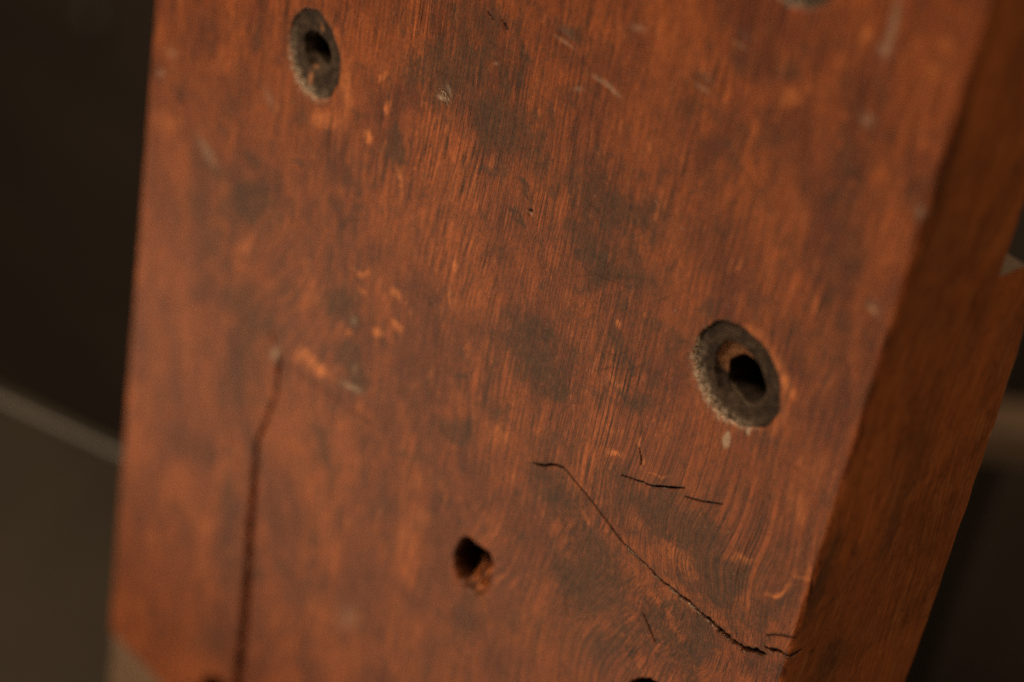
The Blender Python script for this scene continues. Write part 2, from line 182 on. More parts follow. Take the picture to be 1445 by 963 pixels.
SPECKS = [(-30.67, 43.34, 0.136), (-40.39, 52.32, 0.111), (-19.8, 60.65, 0.085), (8.45, 57.54, 0.119), (14.02, 45.1, 0.17), (28.99, 52.74, 0.221),
(36.62, 51.44, 0.204), (39.53, 34.04, 0.204), (51.09, 42.86, 0.204), (27.08, 26.67, 0.136), (7.6, 27.82, 0.119), (0.97, 21.68, 0.085), (16.97, 6.11,
0.085), (29.22, 9.11, 0.136), (36.3, 19.21, 0.119), (23.18, 60.68, 0.119), (17.11, 49.45, 0.085), (39.29, 5.13, 0.136), (46.88, 10.42, 0.136), (42.68,
9.75, 0.102), (35.45, 8.05, 0.085), (40.45, 0.82, 0.119), (34.57, -39.85, 0.17), (64.73, -3.33, 0.187), (68.47, -11.47, 0.153), (81.7, 5.71, 0.153),
(59.13, -6.37, 0.085), (61.01, 2.13, 0.085), (-63.51, 6.1, 0.17), (-66.79, 6.03, 0.119), (-77.3, 28.36, 0.136), (61.71, -26.05, 0.085), (63.41, -29.2,
0.102), (65.37, -32.54, 0.085), (67.66, -32.02, 0.085), (72.08, -34.08, 0.136), (73.53, -32.84, 0.111), (66.13, -42.45, 0.119), (64.88, -41.68,
0.085), (45.7, -53.28, 0.085), (26.74, 77.51, 0.17), (27.7, 72.69, 0.128), (47.75, 89.26, 0.17), (-57.8, 5.0, 0.119), (-39.97, 58.02, 0.085), (-19.17,
50.16, 0.085), (79.19, 105.49, 0.17), (65.72, 77.59, 0.136)]

# ------------------------------------------------------------------ helpers
def new_mesh(name, verts, faces, mat, parent=None, smooth=True, attrs=None):
    me = bpy.data.meshes.new(name)
    verts = np.asarray(verts, dtype=np.float32)
    faces = np.asarray(faces, dtype=np.int32)
    n, k = faces.shape
    me.vertices.add(len(verts))
    me.vertices.foreach_set('co', verts.ravel())
    me.loops.add(n * k)
    me.loops.foreach_set('vertex_index', faces.ravel())
    me.polygons.add(n)
    me.polygons.foreach_set('loop_start', np.arange(0, n * k, k, dtype=np.int32))
    me.polygons.foreach_set('loop_total', np.full(n, k, dtype=np.int32))
    me.update(calc_edges=True)
    me.polygons.foreach_set('use_smooth', np.full(n, smooth, dtype=bool))
    if attrs:
        for an, av in attrs.items():
            av = np.asarray(av, dtype=np.float32)
            if av.ndim == 2:
                a = me.attributes.new(an, 'FLOAT_VECTOR', 'POINT')
                a.data.foreach_set('vector', av.ravel())
            else:
                a = me.attributes.new(an, 'FLOAT', 'POINT')
                a.data.foreach_set('value', av)
    me.validate()
    me.materials.append(mat)
    o = bpy.data.objects.new(name, me)
    col.objects.link(o)
    if parent:
        o.parent = parent
    return o


def tag(o, label=None, category=None, group=None, kind=None):
    for k, v in (('label', label), ('category', category), ('group', group), ('kind', kind)):
        if v:
            o[k] = v
    return o


def box_mesh(name, lo, hi, mat, parent=None, bevel=0.0, rot=0.0, origin=(0, 0, 0)):
    """a bevelled box built round its own origin"""
    import bmesh
    bm = bmesh.new()
    bmesh.ops.create_cube(bm, size=1.0)
    for v in bm.verts:
        v.co = Vector([lo[i] + (v.co[i] + 0.5) * (hi[i] - lo[i]) for i in range(3)])
    if bevel:
        bmesh.ops.bevel(bm, geom=list(bm.edges), offset=bevel, segments=4, profile=0.5, affect='EDGES')
    me = bpy.data.meshes.new(name)
    bm.to_mesh(me)
    bm.free()
    for p in me.polygons:
        p.use_smooth = False
    me.materials.append(mat)
    o = bpy.data.objects.new(name, me)
    col.objects.link(o)
    o.location = origin
    o.rotation_euler = (0, 0, rot)
    if parent:
        o.parent = parent
    return o


_perm = np.random.default_rng(5).permutation(512)
_ga = np.random.default_rng(6).uniform(0, 2 * np.pi, 512)


def gnoise(x, y, seed=0):
    x = np.asarray(x, float) + seed * 17.31
    y = np.asarray(y, float) + seed * 9.77
    xi = np.floor(x).astype(int)
    yi = np.floor(y).astype(int)
    xf, yf = x - xi, y - yi
    u = xf ** 3 * (xf * (xf * 6 - 15) + 10)
    v = yf ** 3 * (yf * (yf * 6 - 15) + 10)

    def g(ix, iy, dx, dy):
        a = _ga[_perm[(_perm[ix & 511] + iy) & 511]]
        return np.cos(a) * dx + np.sin(a) * dy
    n0 = g(xi, yi, xf, yf) * (1 - u) + g(xi + 1, yi, xf - 1, yf) * u
    n1 = g(xi, yi + 1, xf, yf - 1) * (1 - u) + g(xi + 1, yi + 1, xf - 1, yf - 1) * u
    return (n0 * (1 - v) + n1 * v) * 1.5


def fbm(x, y, seed=0, octv=3):
    s, a = 0, 1.0
    for i in range(octv):
        s = s + a * gnoise(x * 2 ** i, y * 2 ** i, seed + i * 3)
        a *= 0.5
    return s


def sstep(a, b, x):
    t = np.clip((x - a) / (b - a), 0, 1)
    return t * t * (3 - 2 * t)


# ------------------------------------------------------------------ materials
class Nodes:
    def __init__(self, name):
        self.mat = bpy.data.materials.new(name)
        self.mat.use_nodes = True
        self.nt = self.mat.node_tree
        self.bsdf = self.nt.nodes['Principled BSDF']

    def put(self, sock, val):
        if hasattr(val, 'is_output'):
            self.nt.links.new(val, sock)
        elif isinstance(val, (tuple, list)) and len(val) == 3 and sock.type == 'RGBA':
            sock.default_value = (*val, 1)
        else:
            sock.default_value = val

    def attr(self, name):
        n = self.nt.nodes.new('ShaderNodeAttribute')
        n.attribute_name = name
        return n

    def obj(self):
        return self.nt.nodes.new('ShaderNodeTexCoord').outputs['Object']

    def scale(self, vec, s):
        n = self.nt.nodes.new('ShaderNodeVectorMath')
        n.operation = 'MULTIPLY'
        self.put(n.inputs[0], vec)
        n.inputs[1].default_value = s
        return n.outputs[0]

    def vadd(self, a, b):
        n = self.nt.nodes.new('ShaderNodeVectorMath')
        n.operation = 'ADD'
        self.put(n.inputs[0], a)
        self.put(n.inputs[1], b)
        return n.outputs[0]

    def noise(self, vec, scale=1.0, detail=2.0, rough=0.5, dist=0.0, color=False):
        n = self.nt.nodes.new('ShaderNodeTexNoise')
        self.put(n.inputs['Vector'], vec)
        n.inputs['Scale'].default_value = scale
        n.inputs['Detail'].default_value = detail
        n.inputs['Roughness'].default_value = rough
        n.inputs['Distortion'].default_value = dist
        return n.outputs['Color' if color else 'Fac']

    def math(self, op, a, b=0.0, c=None, clamp=False):
        n = self.nt.nodes.new('ShaderNodeMath')
        n.operation = op
        n.use_clamp = clamp
        self.put(n.inputs[0], a)
        self.put(n.inputs[1], b)
        if c is not None:
            self.put(n.inputs[2], c)
        return n.outputs[0]

    def remap(self, v, a, b, c=0.0, d=1.0):
        n = self.nt.nodes.new('ShaderNodeMapRange')
        n.interpolation_type = 'SMOOTHSTEP'
        self.put(n.inputs['Value'], v)
        n.inputs['From Min'].default_value = a
        n.inputs['From Max'].default_value = b
        n.inputs['To Min'].default_value = c
        n.inputs['To Max'].default_value = d
        return n.outputs[0]

    def mix(self, f, a, b, blend='MIX'):
        n = self.nt.nodes.new('ShaderNodeMix')
        n.data_type = 'RGBA'
        n.blend_type = blend
        self.put(n.inputs[0], f)
        self.put(n.inputs[6], a)
        self.put(n.inputs[7], b)
        return n.outputs[2]

    def bump(self, h, strength, dist, normal=None):
        n = self.nt.nodes.new('ShaderNodeBump')
        n.inputs['Strength'].default_value = strength
        n.inputs['Distance'].default_value = dist
        self.put(n.inputs['Height'], h)
        if normal is not None:
            self.put(n.inputs['Normal'], normal)
        return n.outputs[0]

    def done(self, color, rough=0.5, normal=None, spec=0.5, coat=0.0, coat_rough=0.3):
        self.put(self.bsdf.inputs['Base Color'], color)
        self.put(self.bsdf.inputs['Roughness'], rough)
        self.put(self.bsdf.inputs['Specular IOR Level'], spec)
        self.put(self.bsdf.inputs['Coat Weight'], coat)
        self.put(self.bsdf.inputs['Coat Roughness'], coat_rough)
        if normal is not None:
            self.put(self.bsdf.inputs['Normal'], normal)
        return self.mat


def stained_wood():
    m = Nodes('stained_wood')
    G = m.attr('grain').outputs['Vector']          # grain space in millimetres: across, along, face
    P = m.scale(m.obj(), (1000, 1000, 1000))       # real millimetres
    dirt, bright, pale, cav, edge = [m.attr(a).outputs['Fac'] for a in ('dirt', 'bright', 'pale', 'cavity', 'side')]
    # broad figure
    cloud = m.noise(m.scale(G, (0.06, 0.035, 1)), 1.0, 5, 0.6, 0.6)
    base = m.mix(m.remap(cloud, 0.30, 0.70), (0.150, 0.032, 0.0085), (0.335, 0.080, 0.0165))
    # mottling
    mot = m.noise(m.scale(P, (0.45, 0.45, 0.32)), 1.0, 6, 0.70, 0.8)
    base = m.mix(m.remap(mot, 0.48, 0.70, 0, 0.6), base, (0.105, 0.034, 0.0125))
    # bright flecks of figure, elongated along the grain
    fl = m.noise(m.scale(G, (0.55, 0.12, 1)), 1.0, 4, 0.6, 0.4)
    base = m.mix(m.remap(fl, 0.56, 0.76, 0, 0.55), base, (0.52, 0.155, 0.042))
    ragg = m.noise(m.scale(G, (2.2, 0.35, 1)), 1.0, 3, 0.6)
    bb = m.math('ADD', bright, m.math('MULTIPLY', m.math('SUBTRACT', ragg, 0.5), 0.9))
    base = m.mix(m.remap(bb, 0.18, 0.95, 0, 0.9), base, (0.64, 0.19, 0.048))
    fl2 = m.noise(m.scale(G, (1.0, 0.30, 1)), 1.0, 3, 0.6, 0.8)
    base = m.mix(m.remap(fl2, 0.62, 0.72, 0, 0.55), base, (0.55, 0.165, 0.045))
    tick = m.noise(m.scale(P, (0.8, 0.8, 0.6)), 1.0, 5, 0.7, 1.2)
    base = m.mix(m.remap(tick, 0.62, 0.72, 0, 0.6), base, (0.050, 0.022, 0.011))
    # fibres: fine light and dark streaks
    st1 = m.noise(m.scale(G, (1.7, 0.045, 1)), 1.0, 3, 0.6, 0.0)
    st2 = m.noise(m.scale(G, (3.1, 0.10, 1)), 1.0, 3, 0.7, 0.0)
    clear = m.remap(m.noise(m.scale(G, (0.05, 0.02, 1)), 1.0, 2, 0.5), 0.35, 0.6, 0.5, 1.0)
    s1 = m.math('MULTIPLY', m.remap(st1, 0.38, 0.64, -0.36, 0.34), clear)
    s2 = m.math('MULTIPLY', m.remap(st2, 0.35, 0.63, -0.55, 0.50), clear)
    speck = m.noise(m.scale(G, (2.6, 1.0, 1)), 1.0, 4, 0.75)
    s3 = m.remap(speck, 0.36, 0.64, -0.24, 0.24)
    mul = m.math('ADD', m.math('ADD', m.math('ADD', s1, s2), s3), 1.0)
    cmb = m.nt.nodes.new('ShaderNodeCombineXYZ')
    for i in range(3):
        m.put(cmb.inputs[i], mul)
    base = m.mix(1.0, base, cmb.outputs[0], 'MULTIPLY')
    # open pores: short dark dashes
    pore = m.noise(m.scale(G, (2.4, 0.28, 1)), 1.0, 2, 0.5)
    pore_m = m.math('MULTIPLY', m.remap(pore, 0.64, 0.72), m.remap(m.noise(m.scale(G, (0.1, 0.05, 1)), 1.0, 2), 0.45, 0.6))
    base = m.mix(m.math('MULTIPLY', pore_m, 0.75), base, (0.04, 0.016, 0.008))
    # grime in and on the varnish, with the painted shade of dents and ridge
    rag = m.noise(m.scale(P, (1.0, 1.0, 0.75)), 1.0, 7, 0.78, 0.6)
    dd = m.math('ADD', dirt, m.math('MULTIPLY', m.math('SUBTRACT', rag, 0.5), 1.15))
    dd = m.math('ADD', dd, m.math('MULTIPLY', m.math('SUBTRACT', ragg, 0.5), 0.7))
    dm = m.math('MULTIPLY', m.remap(dd, 0.10, 0.78, 0, 0.95), m.math('ADD', m.remap(st2, 0.30, 0.70, 1.0, 0.70), m.remap(speck, 0.3, 0.7, 0.08, -0.22)), clamp=True)
    dirt_shade_c = m.mix(m.remap(m.noise(P, 0.5, 5, 0.7), 0.35, 0.65), (0.032, 0.0145, 0.0070), (0.082, 0.040, 0.019))
    base = m.mix(dm, base, dirt_shade_c)
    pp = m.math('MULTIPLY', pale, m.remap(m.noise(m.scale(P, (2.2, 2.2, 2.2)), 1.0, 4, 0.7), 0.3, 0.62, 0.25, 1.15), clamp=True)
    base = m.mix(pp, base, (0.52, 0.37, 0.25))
    # narrow side: smoother, browner stain
    sidec = m.mix(m.remap(cloud, 0.3, 0.7), (0.18, 0.049, 0.012), (0.34, 0.088, 0.020))
    sidec = m.mix(m.remap(fl, 0.45, 0.75, 0, 0.6), sidec, (0.36, 0.12, 0.033))
    sidec = m.mix(m.remap(mot, 0.5, 0.7, 0, 0.6), sidec, (0.085, 0.026, 0.010))
    sidec = m.mix(0.40, sidec, cmb.outputs[0], 'MULTIPLY')
    sidec = m.mix(m.math('MULTIPLY', dm, 0.8), sidec, dirt_shade_c)
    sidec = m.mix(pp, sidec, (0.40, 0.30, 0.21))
    base = m.mix(edge, base, sidec)
    base = m.mix(cav, base, (0.014, 0.008, 0.005))  # grime and shade of the recesses, painted near black
    # relief
    h = m.math('ADD', m.math('MULTIPLY', st2, 0.7), m.math('MULTIPLY', st1, 0.4))
    h = m.math('SUBTRACT', h, m.math('MULTIPLY', pore_m, 0.8))
    h = m.math('ADD', h, m.math('MULTIPLY', rag, 0.5))
    h = m.math('ADD', h, m.math('MULTIPLY', speck, 0.7))
    n1 = m.bump(h, 0.75, 0.00013)
    rough = m.math('ADD', 0.29, m.math('MULTIPLY', rag, 0.20))
    rough = m.math('ADD', rough, m.math('MULTIPLY', dm, 0.06))
    rough = m.math('ADD', rough, m.math('MULTIPLY', pale, 0.3))
    rough = m.math('MAXIMUM', rough, cav)
    m.put(m.bsdf.inputs['Sheen Weight'], 0.06)
    m.put(m.bsdf.inputs['Sheen Roughness'], 0.35)
    m.put(m.bsdf.inputs['Sheen Tint'], (1.0, 0.86, 0.76))
    return m.done(base, rough, n1, m.math('MULTIPLY', m.math('SUBTRACT', 1.0, cav), 0.42), 0.08, 0.3)


def simple(name, c1, c2, scale, rough=0.6, stretch=(1, 1, 1), bump=0.0, lo=0.35, hi=0.65, spec=0.5, detail=4):
    m = Nodes(name)
    v = m.scale(m.obj(), stretch)
    n = m.noise(v, scale, detail, 0.62, 0.3)
    c = m.mix(m.remap(n, lo, hi), c1, c2)
    nb = m.bump(m.noise(v, scale * 4, 3, 0.6), 1.0, bump) if bump else None
    return m.done(c, rough, nb, spec)


M_WOOD = stained_wood()


def ring_mat():
    m = Nodes('dark_felted_ring')
    P = m.scale(m.obj(), (1000, 1000, 1000))
    n = m.noise(P, 0.45, 5, 0.7, 0.3)
    f = m.noise(P, 2.6, 4, 0.7)
    c = m.mix(m.remap(n, 0.38, 0.62), (0.034, 0.021, 0.014), (0.080, 0.050, 0.031))
    c = m.mix(m.remap(f, 0.60, 0.80, 0, 0.4), c, (0.20, 0.145, 0.095))
    bare = m.attr('bare').outputs['Fac']
    b = m.math('ADD', bare, m.math('MULTIPLY', m.math('SUBTRACT', n, 0.5), 0.9))
    c = m.mix(m.remap(b, 0.3, 0.7), c, m.mix(f, (0.36, 0.13, 0.05), (0.50, 0.24, 0.12)))
    c = m.mix(m.attr('pale').outputs['Fac'], c, (0.50, 0.37, 0.26))
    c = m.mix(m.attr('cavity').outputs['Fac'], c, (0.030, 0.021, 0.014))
    return m.done(c, 0.85, m.bump(m.math('ADD', f, n), 0.9, 0.0004), 0.25)


M_RING = ring_mat()
M_FIBRE = simple('torn_wood_fibre', (0.52, 0.36, 0.24), (0.66, 0.52, 0.38), 900, 0.8)
M_DUST = simple('pale_dust', (0.42, 0.36, 0.30), (0.62, 0.56, 0.48), 500, 0.8)

# ------------------------------------------------------------------ the board
XL, XR, ZB, ZT = -129.3, 85.9, -192.4, 190.0
board = bpy.data.objects.new('wooden_board', None)
col.objects.link(board)
board.location = (0, 0, ZB * MM)
tag(board, 'upright red-brown stained wooden board with plugged holes and cracks, standing on a pale foot', 'board')
OFF = np.array([0, 0, ZB]) * MM                    # children are placed relative to the board's base


def spaced(parts):
    out = [parts[0][0]]
    for a, b, s in parts:
        n = max(1, int(round((b - a) / s)))
        out += list(np.linspace(a, b, n + 1)[1:])
    return np.array(out)


us = spaced([(XL, -127.8, 0.15), (-127.8, -82, 0.55), (-82, -20, 0.30), (-20, 83.8, 0.225), (83.8, XR, 0.12)])
zs = spaced([(ZB, -189, 0.2), (-189, -90, 0.5), (-90, -50, 0.32), (-50, -28.5, 0.26), (-28.5, -17.5, 0.095), (-17.5, 35, 0.25), (35, 128, 0.36), (128, ZT, 3.0)])
U, Z = np.meshgrid(us, zs)
shape = U.shape
Y = np.zeros(shape)
dirt = np.zeros(shape)
bright = np.zeros(shape)
pale = np.zeros(shape)
cav = np.zeros(shape)
# organic wandering of every outline
WU = fbm(U / 6, Z / 6, 1, 4) * 2.3 + gnoise(U / 1.7, Z / 1.7, 4) * 0.35
WZ = fbm(U / 6, Z / 6, 8, 4) * 2.8 + gnoise(U / 1.7, Z / 1.7, 9) * 0.35


def window(cx, cz, r):
    i0, i1 = np.searchsorted(zs, [cz - r, cz + r])
    j0, j1 = np.searchsorted(us, [cx - r, cx + r])
    return slice(i0, i1), slice(j0, j1)


def paint(field, items, warp=1.0, power=1.0):
    for (cx, cz, a, b, ang, s, hard) in items:
        w = window(cx, cz, a * 2.6 + 4)
        du = U[w] + WU[w] * warp - cx
        dz = Z[w] + WZ[w] * warp - cz
        t = math.radians(ang)
        p = (du * math.cos(t) + dz * math.sin(t)) / a
        q = (-du * math.sin(t) + dz * math.cos(t)) / b
        r2 = p * p + q * q
        soft = np.exp(-r2 * 0.8)
        h = min(hard, 1.0)
        crisp = 1 - sstep(0.75, 1.15, np.sqrt(r2))
        v = s * (soft * (1 - h) + crisp * h)
        field[w] = 1 - (1 - field[w]) * (1 - np.clip(v, 0, 1))


# finely spread grime, then the stains and the dents' painted shadows one by one
low = fbm(U / 26, Z / 34, 21, 4)
mid = fbm(U / 3.4, Z / 4.8, 31, 4)
dirt += np.clip(0.14 + 0.16 * low + 0.32 * mid, 0, 0.6)
for (cx_, cz_, a_, b_, s_) in ((-14, 62, 20, 26, .30), (14, 38, 22, 12, .26), (30, 12, 20, 12, .18), (52, 70, 22, 24, .2), (8, 4, 12, 16, .22), (60, -28, 24, 14, .25), (30, -42, 14, 10, .15), (-92, -20, 24, 26, .12)):
    dirt += 0.6 * s_ * np.exp(-((U - cx_) / a_) ** 2 - ((Z - cz_) / b_) ** 2)
paint(dirt, DARK, 0.8)
paint(bright, [(x, z, a, b, g, s * (0.45 if x > 40 and z < -10 and a > 2.5 else 1), h) for x, z, a, b, g, s, h in BRIGHT], 0.45)
paint(pale, PALE, 0.15)
core = np.zeros(shape)
for cx_, cz_, a_, b_ in ((-12, 60, 24, 30), (16, 36, 24, 16), (34, 12, 22, 14), (10, 2, 14, 18), (62, -26, 26, 16), (34, -38, 18, 14), (-60, -5, 16, 30), (-88, -20, 16, 24)):
    core = np.maximum(core, np.exp(-((U - cx_) / a_) ** 2 - ((Z - cz_) / b_) ** 2))
dirt *= 0.72 + 0.48 * core
dirt *= 1 - 0.95 * np.clip(bright * 1.2, 0, 1)


def crack_dist(pts, w):
    """distance to the polyline, its local width and the side"""
    best = np.full(U[w].shape, 1e9)
    wid = np.zeros(U[w].shape)
    x, z = U[w], Z[w]
    for (x0, z0, w0), (x1, z1, w1) in zip(pts[:-1], pts[1:]):
        dx, dz = x1 - x0, z1 - z0
        L2 = dx * dx + dz * dz + 1e-9
        t = np.clip(((x - x0) * dx + (z - z0) * dz) / L2, 0, 1)
        d = np.hypot(x - x0 - t * dx, z - z0 - t * dz)
        m = d < best
        best = np.where(m, d, best)
        wid = np.where(m, w0 + t * (w1 - w0), wid)
    return best, wid


DEPTH = dict(main=2.2, corner=2.5, hair=0.5, slit=1.4, slit_b=0.9, nick=0.9, nick_b=0.6, split=4.0, ridge=0.35,
             slot_a=0.6, slot_b=0.7, scratch_a=0.25, pores=0.3, pores_b=0.3, hair_b=0.25)
for key, pts in CRACKS.items():
    if key in ('pores', 'pores_b'):
        continue
    if key in ('slit', 'slit_b', 'nick', 'nick_b', 'hair'):
        pts = [(x, z, k * (0.45 if key[0] in 'nh' else 0.62)) for x, z, k in pts]
    if key == 'main':
        pts = [(x, z, k * (1.35 if x > 46 else 1.0)) for x, z, k in pts]
    xs_, zz_ = [p[0] for p in pts], [p[1] for p in pts]
    cx, cz = (min(xs_) + max(xs_)) / 2, (min(zz_) + max(zz_)) / 2
    r = max(max(xs_) - min(xs_), max(zz_) - min(zz_)) / 2 + 4
    w = window(cx, cz, r)
    d, wd = crack_dist(pts, w)
    jit = np.clip(1 + 0.55 * gnoise(U[w] / 0.9, Z[w] / 0.9, 40) + 0.6 * gnoise(U[w] / 2.6, Z[w] / 2.6, 41), 0.15, 2)
    hw = np.maximum(wd * 0.48 * jit, 0.15 if key == 'main' else 0.05)
    dep = DEPTH.get(key, 0.12)
    s = 1 - sstep(hw * 0.6, hw * 1.0 + 0.05, d)
    Y[w] = np.maximum(Y[w], s * dep * np.clip(hw / 0.3, 0.6, 1.4))
    if key in ('main', 'corner', 'slit', 'slit_b', 'nick', 'nick_b', 'hair', 'slot_a', 'slot_b'):
        cav[w] = np.maximum(cav[w], np.where(hw > 0.26, 0.72, 0.98) * (1 - sstep(hw * 0.9, hw + 0.2, d)))
        dirt[w] = np.maximum(dirt[w], 0.45 * (1 - sstep(0.2, 1.2, d - hw)))
    elif key == 'split':
        cav[w] = np.maximum(cav[w], 0.25 * (1 - sstep(hw * 0.5, hw, d)))
    elif key in ('scratch_a',):
        pale[w] = np.maximum(pale[w], 0.45 * (1 - sstep(hw, hw + 0.25, d)))
    elif key == 'ridge':
        dirt[w] = np.maximum(dirt[w], 0.6 * (1 - sstep(hw, hw + 0.5, d)))  # the ridge's thin shadow line, painted dark
    else:
        cav[w] = np.maximum(cav[w], 0.35 * (1 - sstep(hw * 0.6, hw + 0.14, d)))
# pale torn lip along the lower side of the main crack
pm = CRACKS['main']
w = window(48, -26, 34)
d, wd = crack_dist([(x, z - 0.62, k) for x, z, k in pm], w)
pale[w] = np.maximum(pale[w], (1 - sstep(0.06, 0.20, d)) * sstep(44, 54, U[w]) * np.clip(0.12 + 0.9 * gnoise(U[w] / 1.6, Z[w] / 1.2, 44), 0, 0.6) * (1 - sstep(64, 68, U[w])))
# the two faces of the board have crept apart along the long split: right of it stands a little lower
split_x = np.interp(-zs, [-p[1] for p in CRACKS['split']], [p[0] for p in CRACKS['split']])[:, None]
below = 1 - sstep(-130, -70, Z)
Y += 0.5 * below * sstep(-0.2, 0.2, U - split_x) * (1 - sstep(0.5, 26, U - split_x))

# dents: a shallow scoop each, with a burred lower lip, its highlight painted pale
for (cx, cz, a, b, ang, s, hard) in DENTS:
    w = window(cx, cz, 8)
    t = math.radians(ang)
    du, dz = U[w] - cx, Z[w] - cz
    p = (du * math.cos(t) + dz * math.sin(t)) / a
    q = (-du * math.sin(t) + dz * math.cos(t)) / b
    r2 = p * p + q * q
    Y[w] += 0.38 * s * np.exp(-r2 * 1.5)
    lip = np.exp(-((dz + b * 0.70 - 0.05 * du * du / a) / 0.17) ** 2 - (du / (a * 0.95)) ** 2)
    Y[w] -= 0.16 * s * lip
    pale[w] = np.maximum(pale[w], 0.75 * s * lip)
    if hard == 0 and s > 1.2:
        cav[w] = np.maximum(cav[w], 0.8 * np.exp(-r2 * 1.5))


def inside_dist(poly, w):
    x, z = U[w], Z[w]
    ins = np.zeros(x.shape, bool)
    n = len(poly)
    for i in range(n):
        x0, z0 = poly[i]
        x1, z1 = poly[(i + 1) % n]
        c = ((z0 > z) != (z1 > z)) & (x < (x1 - x0) * (z - z0) / (z1 - z0 + 1e-9) + x0)
        ins ^= c
    d, _ = crack_dist([(p[0], p[1], 0) for p in poly + [poly[0]]], w)
    return np.where(ins, d, -d)


for key, poly in OUTLINES.items():
    cx, cz = np.mean([p[0] for p in poly]), np.mean([p[1] for p in poly])
    w = window(cx, cz, 16)
    sd = inside_dist(poly, w) + gnoise(U[w] / 1.1, Z[w] / 1.1, 50) * 0.35
    rough_floor = 10 + 3 * fbm(U[w] / 2.2, Z[w] / 2.2, 52)
    if key == 'knot':
        # the lower right wall of the knot hole slopes gently and shows torn bare wood
        x_, z_ = U[w], Z[w]
        slope = sstep(-2.6, -0.2, x_ + 0.8 * gnoise(x_ / 1.4, z_ / 1.4, 53)) * (1 - sstep(-61.5, -58.5, z_))
        ridges = gnoise(x_ / 0.55, z_ / 2.4, 54)
        ramp = 2.2 + np.clip(z_ + 70.4, 0, 12) * 0.40 + 0.9 * ridges
        rough_floor = rough_floor * (1 - slope) + ramp * slope
        torn_wood = np.clip(slope * (0.45 + 1.3 * gnoise(x_ / 0.8, z_ / 2.6, 55) - 0.08 * (z_ + 68)) + 0.25 * slope, 0, 0.8)
        bright[w] = np.where(sd > 0.15, torn_wood, bright[w])
        dark_in = sstep(-0.15, 0.4, sd) * (1 - 0.96 * torn_wood * sstep(0.25, 0.8, sd))
    else:
        dark_in = sstep(0.1, 0.8, sd)
    Y[w] += sstep(-0.1, 0.8, sd) * rough_floor
    cav[w] = np.maximum(cav[w], dark_in * 0.92)
    dirt[w] = np.where(sd > 0, 0.7 * (1 - bright[w]), dirt[w])
    rim = np.exp(-((sd + 0.1) / 0.35) ** 2)
    cav[w] = np.maximum(cav[w], rim * 0.25)

# counterbored screw holes; the dark ring in each is its own part
HOLES = [
    dict(c=(-71.6, 30.2), R=9.0, sx=0.94, sz=1.10, rb=4.2, cb=(-70.9, 31.2), rm=4.7, cm=(-71.4, 30.9), seed=3),
    dict(c=(57.0, 30.3), R=10.5, sx=1.0, sz=1.0, rb=5.4, cb=(58.6, 29.0), rm=6.6, cm=(57.0, 30.1), seed=8),
    dict(c=(47.6, 114.2), R=8.6, sx=1.0, sz=1.0, rb=4.0, cb=(47.8, 113.8), rm=4.9, cm=(47.6, 114.2), seed=12, torn=0.1),
]


def wobble(h, th):
    return 1 + 0.035 * np.sin(2 * th + h['seed']) + 0.012 * np.sin(5 * th + 2 * h['seed']) + 0.012 * np.sin(11 * th + h['seed'])


for h in HOLES:
    w = window(h['c'][0], h['c'][1], h['R'] * 1.6)
    du, dz = (U[w] - h['c'][0]) / h['sx'], (Z[w] - h['c'][1]) / h['sz']
    th = np.arctan2(dz, du)
    r = np.hypot(du, dz)
    R = h['R'] * wobble(h, th) + gnoise(U[w] / 0.8, Z[w] / 0.8, 60) * 0.16
    # lower left rim is torn
    torn = np.clip(np.cos(th - math.radians(240)), 0, 1) ** 1.5 * h.get('torn', 1)
    R = R + torn * (0.45 * gnoise(U[w] / 0.6, Z[w] / 0.6, 61))
    inn = sstep(-0.25, 0.25, R - r)
    db = np.hypot(U[w] - h['cb'][0], Z[w] - h['cb'][1])
    deep = np.where(db < h['rb'] + 0.9, 26.0, 3.6)
    Y[w] = Y[w] * (1 - inn) + inn * deep
    for f_ in (dirt, bright, pale):
        f_[w] *= 1 - inn
    cav[w] = np.maximum(cav[w] * (1 - inn), inn * 0.6)
    ragged = 0.55 + 0.9 * gnoise(U[w] / 1.1, Z[w] / 1.1, 62) + 0.5 * gnoise(U[w] / 0.45, Z[w] / 0.45, 63)
    band = np.exp(-((r - R - 0.2) / (0.35 + 0.9 * np.clip(ragged, 0, 1) * torn)) ** 2)
    pale[w] = np.maximum(pale[w], np.clip(band * torn * ragged * 1.5, 0, 1))
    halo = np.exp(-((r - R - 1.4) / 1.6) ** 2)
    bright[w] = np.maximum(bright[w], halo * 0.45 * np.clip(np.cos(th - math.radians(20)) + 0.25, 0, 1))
    dirt[w] = np.maximum(dirt[w], np.exp(-((r - R) / 0.35) ** 2) * 0.6 * (1 - torn))

# very slight waviness of the old planed face
Y += 0.10 * gnoise(U / 30, Z / 60, 70) + 0.012 * gnoise(U / 1.3, Z / 9, 71)

# worn arrises
RAD = 1.0 + 0.1 * gnoise(zs / 9, zs * 0, 80)[:, None] + 0.15 * gnoise(zs / 1.6, zs * 0, 81)[:, None]
chip = 0.4 * np.clip(gnoise(zs / 3.0, zs * 0, 84) - 0.42, 0, 1)[:, None]
RAD = np.clip(RAD + chip, 0.5, 2.0)
eR = np.clip(RAD - (XR - U), 0, None)
eL = np.clip(1.2 - (U - XL), 0, None)
eB = np.clip(1.2 - (Z - ZB), 0, None)
Y += np.where(eR > 0, RAD - np.sqrt(np.clip(RAD ** 2 - eR ** 2, 0, None)), 0)
Y += 1.2 - np.sqrt(np.clip(1.44 - eL ** 2, 0, None))
Y += 1.2 - np.sqrt(np.clip(1.44 - eB ** 2, 0, None))
bright = np.maximum(bright, 0.42 * (eR > 0.25) * np.clip(0.7 + gnoise(U / 2, Z / 4, 83), 0, 1))
